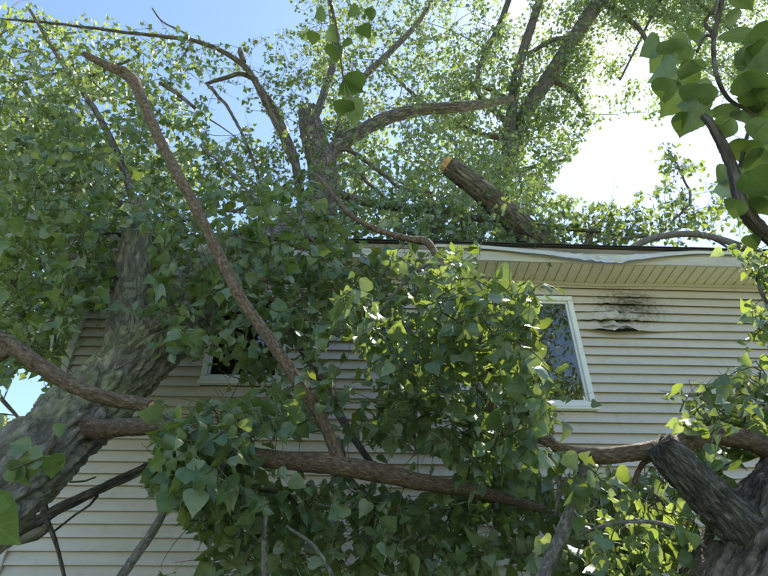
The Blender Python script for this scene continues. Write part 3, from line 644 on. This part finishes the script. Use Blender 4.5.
# splintered ends
def splinter(T, px, py, y, w, dirn, label):
    p = W(px, py, y); r = w/2*proj(p)[2]/F; vs, fs = [], []; d = dirn.normalized(); a = d.orthogonal().normalized(); b_ = d.cross(a); n = 14
    for k in range(n):
        an = 2*math.pi*k/n; vs.append(p+(a*math.cos(an)+b_*math.sin(an))*r*random.uniform(.9, 1.02)); 
    for k in range(n):
        an = 2*math.pi*k/n; vs.append(p+(a*math.cos(an)+b_*math.sin(an))*r*random.uniform(.55, .85)+d*r*random.uniform(.1, .9))
    vs.append(p+d*r*.35)
    for k in range(n): fs += [(k, (k+1) % n, n+(k+1) % n, n+k), (n+k, n+(k+1) % n, 2*n)]
    o = link('broken_end', mesh('broken_end', vs, fs, RAW), T.root); o['label'] = label

KF = K_WALL+K_SKY
ft.grow([ # hanging mass before the wall
  (250,235,95,55,-2.2,-0.65,88), (190,305,55,38,-2.2,-1.05,39), (165,240,40,40,-2.0,-0.95,23), (300,285,80,50,-1.9,-0.65,69), (370,265,70,45,-2.0,-0.65,51),
  (420,310,85,60,-2.2,-0.65,88), (380,370,60,55,-1.9,-0.55,51), (455,395,75,60,-2.3,-0.65,63), (505,420,45,60,-2.2,-0.65,41), (255,365,70,40,-1.4,-0.55,27),
  (225,440,60,38,-2.7,-1.8,51), (300,425,70,35,-2.6,-1.5,37), (195,470,45,25,-2.6,-2.0,20), (260,520,75,60,-2.3,-0.75,63), (350,515,80,60,-2.2,-0.65,56),
  (440,520,80,55,-2.1,-0.65,59), (420,445,80,35,-2.2,-0.75,39), (520,500,60,60,-1.9,-0.55,49), (560,540,50,40,-1.6,-0.45,26), (590,490,55,30,-.9,-0.35,20)],
  size=.102, length=(.18,.45), nl=(6,10), keep=KF)
ft.grow([ # bright fringe that sticks out into the sun
  (460,298,26,26,-3.1,-2.4,32), (512,318,34,34,-3.1,-2.4,42), (537,385,18,45,-3.1,-2.4,26), (520,425,30,22,-2.8,-2.2,24), (355,335,25,30,-2.8,-2.2,18), (440,340,36,36,-2.9,-2.3,18)],
  size=.10, length=(.15,.3), nl=(4,8), keep=KF)
ft.grow([ # dark crown at the left, this side of the corner
  (45,215,75,85,-1.9,.2,214), (100,160,80,75,-1.4,1.0,136), (35,310,45,45,-1.9,-.2,70), (95,285,30,45,-1.6,-.3,65), (30,120,60,80,-1.0,1.2,120), (180,150,70,55,-.8,1.0,64), (120,60,100,35,-.2,1.2,61), (20,360,30,40,-1.6,-.4,18)],
  size=.10, length=(.2,.5), nl=(6,11), keep=KF)
ft.grow([ # on and above the roof
  (400,215,90,26,.0,1.6,152), (490,228,70,18,-.3,.9,120), (575,228,50,14,.2,1.0,56), (300,190,70,45,.3,1.8,88), (270,130,80,60,.6,2.2,96), (350,70,80,60,1.5,3.2,152), (430,60,80,70,1.8,3.6,152), (420,160,90,45,1.2,3.0,120), (500,190,50,40,1.0,2.6,64), (250,60,70,35,.6,1.8,48), (345,15,50,30,1.8,3.2,48)],
  size=.085, length=(.25,.6), nl=(7,13), keep=KF)
ft.finish(300)

# ------------------------------------------------------------------ leaning tree at the lower right
rt = Tree('leaning_tree', 'dark rough-barked leaning trunk at the lower right edge with a snapped stub', 'tree', W(770, 700, -2.7).xy.to_3d())
rt.limb('trunk', [(650,910,-2.65,166), (740,660,-2.65,146), (773,590,-2.65,134), (811,530,-2.65,124), (858,460,-2.65,118), (910,370,-2.6,112), (980,280,-2.5,104), (1080,160,-2.3,92), (1200,30,-2.0,76), (1340,-110,-1.6,56), (1500,-260,-1.1,30)], BARK_DARK, segs=200, step=.018, bark=.062, freq=10.5, rough=0, label='thick trunk with deep dark bark furrows')
rt.limb('stub', [(800,600,-2.5,70), (752,545,-2.72,56), (725,512,-2.85,42), (705,492,-2.9,37), (685,472,-2.95,34), (668,454,-2.98,32), (660,446,-3.0,27)], BARK_STUB, segs=60, step=.010, bark=.018, freq=30, rough=.05, jag=.02, label='snapped stub with pale flaking bark')
rt.limb('branch', [(800,462,-2.6,24), (745,440,-2.68,20), (710,436,-2.75,18), (683,443,-2.8,18), (660,449,-2.85,17), (630,453,-2.85,16), (600,456,-2.8,15), (575,453,-2.8,13), (555,446,-2.8,10), (536,437,-2.8,7)], BARK_RED, segs=22, step=.014, rough=.1, bark=.006, freq=50, label='level broken branch pointing left from the stub')
rt.limb('branch', [(588,458,-2.75,12), (580,485,-2.75,12.5), (570,515,-2.7,13), (556,548,-2.7,14), (538,590,-2.7,15)], BARK_GREY, segs=16, step=.02, rough=.1, label='upright branch propping the level one')
rt.limb('branch', [(540,436,-2.8,6), (546,434,-2.8,8), (552,440,-2.8,7), (556,462,-2.75,5.5), (560,485,-2.7,5), (556,515,-2.6,4)], BARK_GREY, segs=9, wob=.006)
rt.limb('branch', [(654,456,-2.85,7), (642,464,-2.8,6), (634,482,-2.8,5), (628,505,-2.75,4)], BARK_RED, segs=9)
rt.limb('branch', [(636,480,-2.8,3), (648,488,-2.78,3), (656,502,-2.75,2.5)], BARK_GREY, segs=7)
rt.limb('branch', [(705,548,-2.9,5), (688,534,-2.95,4.5), (662,524,-3.0,4.2), (628,522,-3.0,4), (600,527,-2.95,3.5), (572,538,-2.9,2.8)], BARK_GREY, segs=9, wob=.006)
rt.limb('branch', [(760,455,-2.4,3), (740,430,-2.3,2.6), (724,414,-2.3,2.2), (706,401,-2.3,2), (688,396,-2.3,1.8), (680,412,-2.3,1.6)], BARK_GREY, segs=6)
rt.limb('branch', [(562,556,-2.5,3), (563,520,-2.3,6), (605,500,-2.0,6), (650,500,-1.8,5), (690,515,-1.7,4)], BARK_DARK, segs=7)
rt.limb('branch', [(860,380,-2.5,10), (800,330,-2.3,6), (765,300,-2.3,4), (755,265,-2.3,2.5)], BARK_DARK, segs=7)
rt.limb('branch', [(860,430,-2.5,10), (800,400,-2.4,6), (765,395,-2.3,4)], BARK_DARK, segs=7)
KR = [[(597,300),(742,258),(742,365),(660,400),(640,430),(560,436)], [(536,430),(690,436),(660,444),(660,462),(530,458)], [(590,462),(645,462),(625,480),(600,478)], [(645,445),(690,452),(722,500),(690,520)], [(715,480),(768,448),(768,576),(684,576),(700,540)]]
rt.grow([(705,455,34,26,-2.9,-2.3,26), (725,425,34,20,-2.7,-2.2,16), (600,480,18,14,-3.0,-2.7,6), (640,545,55,30,-3.0,-2.0,44), (668,505,28,30,-2.7,-2.0,26), (615,520,40,30,-2.3,-1.2,40), (660,480,40,30,-2.0,-1.0,34), (690,395,16,12,-2.35,-2.25,5), (758,262,16,24,-2.4,-2.1,16), (762,310,10,26,-2.4,-2.1,10), (762,385,14,30,-2.5,-2.2,14), (590,560,40,20,-2.6,-1.6,24), (740,400,12,10,-2.4,-2.2,3)],
  size=.088, length=(.12,.3), nl=(4,8), keep=KR)
rt.finish(300)

# ------------------------------------------------------------------ loose limbs
bl = Tree('broken_limb', 'stout dark limb with raw orange broken end jutting up from the roof edge', 'limb', W(545, 250, .1))
bl.limb('limb', [(566,262,.5,27), (545,249,.35,27), (526,232,.2,26), (505,212,.1,24), (480,190,-.05,21), (460,174,-.15,19), (449,166,-.2,19)], BARK_DARK, segs=48, step=.015, bark=.022, freq=22, rough=0, jag=.015)
splinter(bl, 447.5, 165, -.21, 19, W(447,165,-.22)-W(460,174,-.15), 'raw orange splintered end'); bl.finish()

rb = Tree('roof_branch', 'pale bare branch arching along the right end of the roof with leaves behind', 'branch', W(632, 246, -.1))
rb.limb('branch', [(628,250,-.1,7), (650,239,.0,6.5), (680,234,.1,6.5), (708,236,.1,6.5), (732,243,.0,7), (754,250,-.1,7)], BARK_GREY, segs=10, rough=.1)
rb.limb('branch', [(575,246,.4,2.5), (615,239,.4,2.5), (650,236,.2,2.5)], BARK_GREY, segs=6)
rb.limb('branch', [(695,234,.1,3), (715,240,.1,3), (728,248,.1,2.5)], BARK_GREY, segs=6)
rb.limb('branch', [(654,240,.1,3), (672,222,.4,3), (690,200,.6,2.6), (680,170,.8,2.2), (668,150,1.,2)], BARK_DARK, segs=6, wob=.02)
rb.limb('branch', [(594,222,.5,4), (590,236,.5,7), (586,250,.5,8)], BARK_RED, segs=8, rough=.2)
rb.grow([(668,165,22,24,.4,1.2,20), (700,215,45,24,.2,1.4,46), (665,205,30,22,.3,1.2,22), (735,190,30,30,.4,1.4,24), (615,222,36,16,.2,1.4,44), (640,232,30,10,.2,1.0,16)],
  size=.085, length=(.15,.4), nl=(5,10), keep=K_SKY+K_WALL)
rb.finish(120, minpx=6)

bb = Tree('broken_branch', 'reddish broken branch lying across the mossy trunk, entering from the left edge', 'branch', W(0, 340, -2.9))
bb.limb('branch', [(-70,305,-3.0,16), (-30,322,-2.95,15), (5,342,-2.9,15), (40,366,-2.87,15), (80,389,-2.85,14), (115,400,-2.82,13), (140,404,-2.8,13), (150,407,-2.8,14)], BARK_RED, segs=24, step=.012, rough=.08, bark=.005, freq=50, jag=.006)
bb.limb('branch', [(12,348,-2.9,11), (-5,360,-2.85,10), (-30,368,-2.8,8)], BARK_RED, segs=12)
bb.limb('branch', [(148,407,-2.8,8), (160,414,-2.8,5), (176,424,-2.75,4), (190,440,-2.7,3)], BARK_GREY, segs=7)
splinter(bb, 150.5, 407, -2.8, 12, W(150,407,-2.8)-W(140,404,-2.8), 'pale splintered tip')
bb.grow([(180,445,28,22,-2.9,-2.6,14), (175,480,25,18,-2.9,-2.6,8)], size=.10, length=(.12,.26), nl=(4,7), keep=[K_WALL[0]])
bb.finish(60)
mb = Tree('mossy_branch', 'thin dark mossy branch slanting across the siding below the trunk', 'branch', W(30, 525, -1.5))
mb.limb('branch', [(-20,545,-1.6,10), (20,530,-1.5,11), (42,519,-1.45,12), (60,508,-1.4,10), (100,489,-1.3,9), (135,473,-1.2,9), (158,463,-1.15,9), (185,452,-1.1,8)], BARK_DARK, segs=14, step=.02, rough=.14, bark=.004, freq=40)
mb.limb('branch', [(45,518,-1.45,10), (44,500,-1.45,6), (46,480,-1.45,5)], BARK_DARK, segs=8)
mb.limb('branch', [(44,516,-1.45,7), (52,532,-1.5,5), (58,550,-1.5,4), (66,585,-1.5,4)], BARK_DARK, segs=8)
mb.limb('branch', [(20,540,-1.5,9), (36,534,-1.5,12), (48,528,-1.5,8)], BARK, segs=10, rough=.25)
mb.limb('branch', [(52,533,-1.4,2.4), (75,515,-1.35,2.2), (90,505,-1.3,2.6), (98,495,-1.3,3)], BARK_DARK, segs=6)
mb.limb('branch', [(70,482,-1.4,2), (85,481,-1.4,2), (96,477,-1.4,1.5)], BARK_DARK, segs=6); mb.finish()
lb = Tree('lichen_branch', 'pale lichen-spotted branch rising from the bottom edge before the siding', 'branch', W(110, 595, -2.5))
lb.limb('branch', [(108,600,-2.5,10), (122,576,-2.5,9), (138,553,-2.5,8.5), (152,533,-2.5,8), (162,516,-2.5,7), (170,500,-2.5,5)], BARK_GREY, segs=16, step=.015, rough=.12, bark=.003, freq=60); lb.finish()

# ------------------------------------------------------------------ near leaves
hb = Tree('hanging_branch', 'near dark branch with large drooping leaves in the upper right corner', 'branch', W(768, 235, -4.3))
hb.limb('branch', [(985,290,-2.9,15), (900,312,-3.6,14), (840,292,-4.05,14), (800,262,-4.2,13), (770,238,-4.3,13), (750,218,-4.35,13), (740,200,-4.4,12.5), (735,178,-4.4,11), (726,152,-4.42,10), (712,126,-4.45,9), (703,116,-4.45,6)], BARK_DARK, segs=20, step=.008, rough=.14, bark=.0025, freq=110)
hb.limb('branch', [(736,185,-4.4,4), (746,140,-4.4,4), (752,115,-4.4,3.5), (728,98,-4.45,4), (716,72,-4.45,4.5), (714,40,-4.45,5), (722,0,-4.5,5), (730,-40,-4.5,5)], BARK_DARK, segs=10, step=.01, rough=.2)
hb.limb('branch', [(714,35,-4.45,4), (705,22,-4.45,3), (716,5,-4.5,3), (724,-30,-4.5,3)], BARK_DARK, segs=8, step=.01)
hb.limb('branch', [(716,38,-4.45,3.5), (705,36,-4.45,3), (697,52,-4.45,2.5)], BARK_DARK, segs=8, step=.01)
def lay(T, px, py, y, ang, size, facing=0., roll=0.):
    """one near leaf: base at (px, py); ang = way its tip points in the picture, degrees, 0 right, 90 up"""
    p = W(px, py, y); a = rad(ang); v = (p-CAM).normalized(); tip = (RT*math.cos(a)+UP*math.sin(a)); tip = (tip-v*tip.dot(v)).normalized()
    tip = (tip*math.cos(facing)+v*math.sin(facing)).normalized(); nn = (-v-tip*(-v).dot(tip)).normalized(); x = tip.cross(nn)
    nn = nn*math.cos(roll)+x*math.sin(roll)
    T.leaf.append((p, tip, nn, .84*size*proj(p)[2]/F, random.random())); near = min(T.nodes, key=lambda q: (q-p).length); T.pet.append((near, p))
for a in [(660,42,-4.45,-150,32,.3,.3), (668,40,-4.5,-60,34,.5,.5), (690,50,-4.4,170,30,.7,.2), (676,66,-4.45,-155,40,.3,.5), (700,70,-4.45,-150,42,.4,.3), (692,60,-4.5,-110,36,.6,-.6), (712,95,-4.45,-165,46,.4,.4), (700,104,-4.45,-125,44,.2,.5), (686,112,-4.4,-100,34,.3,-.4),
          (735,55,-4.5,10,40,.6,.5), (752,30,-4.5,-20,44,.4,.4), (730,30,-4.4,-30,40,.7,.8), (764,66,-4.5,-160,44,.5,.3), (770,78,-4.5,-120,44,.4,.6), (738,-14,-4.5,-60,38,.3,.2), (762,38,-4.6,-40,40,.2,.8),
          (722,104,-4.4,-50,40,.7,.6), (742,110,-4.4,-60,36,.6,.5), (720,128,-4.4,-95,22,.3,.2), (770,108,-4.45,-140,40,.6,.5), (745,158,-4.4,-30,42,.3,.3), (742,182,-4.4,-170,42,.4,.5), (760,170,-4.4,-90,44,.3,.2), (755,195,-4.4,-60,36,.5,.5), (728,172,-4.4,-150,28,.6,.4), (765,140,-4.4,-80,38,.4,.6),
          (750,235,-4.3,-70,22,.3,.2), (760,225,-4.3,-100,26,.4,.6), (700,30,-4.4,-120,30,.8,.4), (726,15,-4.5,-10,26,.6,.2), (672,52,-4.4,-140,44,.5,.2), (684,88,-4.4,-130,46,.4,.3), (700,84,-4.5,-100,44,.5,.1), (668,78,-4.5,-100,36,.5,.4), (688,44,-4.5,-150,40,.4,.1), (745,72,-4.55,-60,50,.5,.2), (758,88,-4.5,-80,48,.4,.2), (748,44,-4.55,-10,50,.5,.3), (760,52,-4.6,-30,46,.3,.2), (748,140,-4.45,-100,40,.4,.3), (762,185,-4.45,-120,46,.3,.1), (750,172,-4.5,-45,46,.4,.2), (768,120,-4.5,-110,44,.4,.2), (732,118,-4.5,-120,34,.5,.2), (738,200,-4.45,-110,30,.4,.3)]: lay(hb, *a)
hb.finish(100, minpx=0)
hw = Tree('hanging_twig', 'near thin twig with sunlit yellow-green leaves hanging from the top edge', 'twig', W(332, -20, -4.0))
hw.limb('twig', [(325,-40,-4.0,3.5), (330,0,-4.0,3), (336,25,-4.0,2.6), (340,55,-4.0,2.2), (344,82,-4.0,1.8)], TWIG, segs=7, step=.01)
for a in [(352,72,-4.0,-65,32,.5,.3), (344,80,-4.0,-35,32,.4,.5), (352,98,-4.0,-85,36,.3,.6), (346,100,-4.0,-110,28,.4,-.4), (336,30,-4.0,-140,22,.4,.4), (333,44,-4.0,-80,24,.3,.3), (372,8,-4.0,-95,18,.3,.3), (362,25,-4.0,-60,20,.4,.2), (325,12,-4.0,-150,18,.5,.3), (314,32,-4.0,-100,18,.4,.2), (344,40,-4.0,-30,16,.6,.4), (350,10,-4.0,-20,18,.5,.3)]: lay(hw, *a)
hw.finish(60, minpx=0)
nl_ = Tree('leafy_shoot', 'near green shoot with big veined leaves at the lower left edge', 'shoot', W(-40, 600, -4.85))
nl_.limb('shoot', [(-60,640,-4.85,7), (-45,560,-4.85,6), (-30,500,-4.85,5), (-20,440,-4.85,4), (-14,400,-4.85,3)], TWIG, segs=8, step=.008)
for a in [(-26,508,-4.85,-40,74,.15,.15), (-20,508,-4.9,-10,44,.4,.5), (-24,415,-4.8,-50,42,.4,.4), (-10,425,-4.8,10,30,.6,.3)]: lay(nl_, *a)
nl_.finish(20, minpx=0)
ms_ = Tree('hanging_shoot', 'small drooping shoot of broad leaves in front of the mossy trunk', 'shoot', W(40, 440, -3.2))
ms_.limb('shoot', [(60,420,-3.1,3), (52,440,-3.2,2.6), (46,455,-3.2,2.2), (30,462,-3.2,2), (10,470,-3.2,2)], TWIG, segs=7, step=.01)
for a in [(52,456,-3.2,-95,30,.2,.2), (50,456,-3.25,-40,28,.5,.5), (42,455,-3.2,-160,30,.4,.4), (30,460,-3.2,-100,28,.4,.3), (22,465,-3.2,-130,30,.5,.5), (14,468,-3.2,-60,28,.5,.2), (28,450,-3.2,160,28,.6,.3), (54,432,-3.2,30,18,.5,.2), (24,470,-3.15,-80,26,.3,.6)]: lay(ms_, *a)
ms_.finish(40, minpx=0)

# ------------------------------------------------------------------ trees behind the house
def crown(T, ell, n_leaf, size, keep=None, thin=(), det=0, clump=.55, per=38, hang=.5):
    """far foliage: leaf clumps strung through ellipsoids, given as (px, py, rx, ry, y0, y1, weight); limbs reach into the clumps"""
    tot = sum(e[6] for e in ell); Q = []; C = []
    for cx, cy, rx, ry, y0, y1, w_ in ell:
        k = int(n_leaf*w_/tot/per)
        for _ in range(k):
            for _t in range(8):
                a = random.uniform(0, 2*math.pi); r_ = math.sqrt(random.random()); px, py = cx+rx*r_*math.cos(a), cy+ry*r_*math.sin(a)
                if any(inside(px, py, pg) and random.random() < pr for pg, pr in thin): continue
                if not (keep and any(inside(px, py, pg) for pg in keep)): break
            else: continue
            C.append(W(px, py, random.uniform(y0, y1)))
    nodes = np.array([tuple(p) for p in T.nodes])
    for c in C:
        d = np.linalg.norm(nodes-np.array(tuple(c)), axis=1); a = Vector(nodes[int(d.argmin())]); L_ = (c-a).length
        mid = (a+c)/2+Vector((random.gauss(0,.1), random.gauss(0,.1), random.gauss(.05,.1)))*L_
        P = [a*(1-u)**2+mid*2*u*(1-u)+c*u*u for u in (0,.25,.5,.75,1)]
        if L_ < 6: T.tw.append((P, .012+.006*L_, .006)); nodes = np.vstack([nodes, np.array([tuple(p) for p in P[2:]])])
        d_ = Vector((random.gauss(0,1), random.gauss(0,1), random.gauss(0,.5)-.25)).normalized()*clump
        base = np.array(tuple(c)); u = RNG.uniform(-1, 1, per)[:,None]
        Q.append(base+np.array(tuple(d_))*u+RNG.normal(0, .19*clump/.55, (per, 3)))
    Q = np.concatenate(Q)
    if keep:
        ok = np.array([not any(inside(a, b_, pg) for pg in keep) for a, b_, _ in (proj(Vector(q)) for q in Q)]); Q = Q[ok]
    n = len(Q); tip = RNG.normal(0, .6, (n, 3)); tip[:,2] -= hang; tip /= np.linalg.norm(tip, axis=1)[:,None]
    nn = RNG.normal(0, 1, (n, 3)); nn -= tip*(nn*tip).sum(1)[:,None]; nn /= np.linalg.norm(nn, axis=1)[:,None]
    leaf_mass_np(Q, tip, nn, size*RNG.uniform(.65, 1.25, n), RNG.uniform(0, 1, n), T.root, LEAF_FAR, det)
    T.finish()
bt = Tree('standing_tree', 'tall standing tree behind the house with two dark leaders against the glare', 'tree', (W(507,170,8.6).x, 8.6, 0), LEAF_FAR)
b0 = W(500, 200, 8.6)
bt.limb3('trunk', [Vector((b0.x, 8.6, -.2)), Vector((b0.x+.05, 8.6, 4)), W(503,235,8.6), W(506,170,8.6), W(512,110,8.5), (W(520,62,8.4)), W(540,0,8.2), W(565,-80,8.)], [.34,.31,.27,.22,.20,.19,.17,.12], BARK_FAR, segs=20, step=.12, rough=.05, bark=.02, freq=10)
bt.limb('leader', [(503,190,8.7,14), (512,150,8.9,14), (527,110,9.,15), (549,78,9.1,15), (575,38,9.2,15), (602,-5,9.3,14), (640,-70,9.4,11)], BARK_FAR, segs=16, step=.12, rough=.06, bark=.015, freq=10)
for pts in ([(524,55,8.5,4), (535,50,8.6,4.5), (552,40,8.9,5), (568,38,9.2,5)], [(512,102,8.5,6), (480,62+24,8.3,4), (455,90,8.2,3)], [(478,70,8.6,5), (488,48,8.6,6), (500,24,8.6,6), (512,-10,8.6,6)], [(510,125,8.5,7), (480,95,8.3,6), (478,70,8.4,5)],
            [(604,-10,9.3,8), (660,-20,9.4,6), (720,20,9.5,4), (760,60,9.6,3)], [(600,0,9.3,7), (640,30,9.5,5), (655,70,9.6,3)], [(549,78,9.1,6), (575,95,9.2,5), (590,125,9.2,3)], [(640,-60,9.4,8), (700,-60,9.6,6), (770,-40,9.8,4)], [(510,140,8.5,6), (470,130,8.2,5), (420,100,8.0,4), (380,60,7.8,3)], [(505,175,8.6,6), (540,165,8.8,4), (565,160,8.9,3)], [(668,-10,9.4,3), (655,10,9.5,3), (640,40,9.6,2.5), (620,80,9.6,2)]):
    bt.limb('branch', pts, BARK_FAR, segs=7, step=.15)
crown(bt, [(420,70,110,90,7,10.5,2.0), (500,110,80,90,7.5,10.5,1.7), (560,60,70,60,8,11,1.2), (650,30,90,55,8.5,11.5,2.6), (740,30,60,60,8.5,11.5,2.0), (600,80,40,45,8.5,10.5,.55), (640,100,35,14,8.5,10.5,.2), (655,-2,60,26,8.5,11.5,2.2), (530,160,45,40,7.5,10,.8), (555,190,25,20,7.5,9.5,.15), (470,190,70,40,6,9,.7), (400,170,80,50,6,9,.8), (560,-60,220,60,7.5,11.5,2.2), (380,-40,100,50,6.5,10,.9)],
      42000, .15, keep=K_SKY, thin=[([(586,36),(668,34),(672,112),(584,112)], .93)])
lt = Tree('side_tree', 'sunlit leafy tree beyond the left end of the house', 'tree', (-8.2, 4.0, 0), LEAF_FAR)
lt.limb3('trunk', [Vector((-8.2,4.,-.2)), Vector((-8.1,4.,2.5)), Vector((-7.8,4.,5)), Vector((-7.4,4.1,7.5)), Vector((-6.8,4.2,10)), Vector((-6.4,4.2,12))], [.3,.26,.22,.17,.11,.05], BARK_FAR, segs=18, step=.12, rough=.05, bark=.02, freq=10)
for pts in ([(-40,330,4,9), (20,300,3.6,6), (70,290,3.4,3)], [(-30,240,4,9), (40,190,3.8,6), (110,150,3.5,3)], [(-10,150,4.1,8), (60,90,4.2,5), (130,60,4.2,3)], [(-40,300,4,8), (-10,380,3.5,5), (20,420,3.4,3)], [(0,82,4.2,3), (35,78,4.2,3), (70,70,4.2,2)]):
    lt.limb('branch', pts, BARK_FAR, segs=7, step=.15)
crown(lt, [(30,110,90,110,2.5,5.5,2.2), (20,280,60,100,2.5,5,1.3), (90,180,90,70,3,5.5,1.2), (110,60,70,40,3.5,5.5,.5), (-60,150,60,160,2.5,6,1.2), (180,150,60,60,4,6,.5), (0,400,40,40,3,5,.2), (50,340,30,40,3,5,.25), (240,190,60,40,5,7,.4)],
      13000, .14, keep=K_SKY, clump=.42)

# the tall tree behind the viewer, which the window glass mirrors
wt = Tree('mirrored_tree', 'tall leafy tree behind the viewer, seen only mirrored in the window', 'tree', (10.5, -25, 0), LEAF_FAR)
wt.limb3('trunk', [Vector((10.5,-25,-.2)), Vector((10.6,-25,5)), Vector((10.4,-25.1,11)), Vector((10.7,-25,17)), Vector((10.5,-25,22))], [.42,.36,.28,.18,.06], BARK_FAR, segs=16, step=.3, rough=.05)
for k in range(9):
    z = 9+k*1.4; an = k*2.4; L_ = 3.6-.15*k; d = Vector((math.cos(an), math.sin(an), .55))
    wt.limb3('branch', [Vector((10.5,-25,z)), Vector((10.5,-25,z))+d*L_*.5, Vector((10.5,-25,z))+d*L_], [.12,.08,.03], BARK_FAR, segs=7, step=.4)
n = 20000; cl = RNG.integers(0, 60, n); th = RNG.uniform(0, 6.283, 60); rr_ = 4.3*np.sqrt(RNG.uniform(0, 1, 60)); cc = np.stack([10.5+rr_*np.cos(th), -25+rr_*np.sin(th), RNG.uniform(10, 24, 60)], 1)
Q = cc[cl]+RNG.normal(0, .85, (n, 3)); tip = RNG.normal(0, 1, (n, 3)); tip /= np.linalg.norm(tip, axis=1)[:,None]; nn = RNG.normal(0, 1, (n, 3)); nn -= tip*(nn*tip).sum(1)[:,None]; nn /= np.linalg.norm(nn, axis=1)[:,None]
leaf_mass_np(Q, tip, nn, RNG.uniform(.14, .24, n), RNG.uniform(0, 1, n), wt.root, LEAF_FAR, 0)
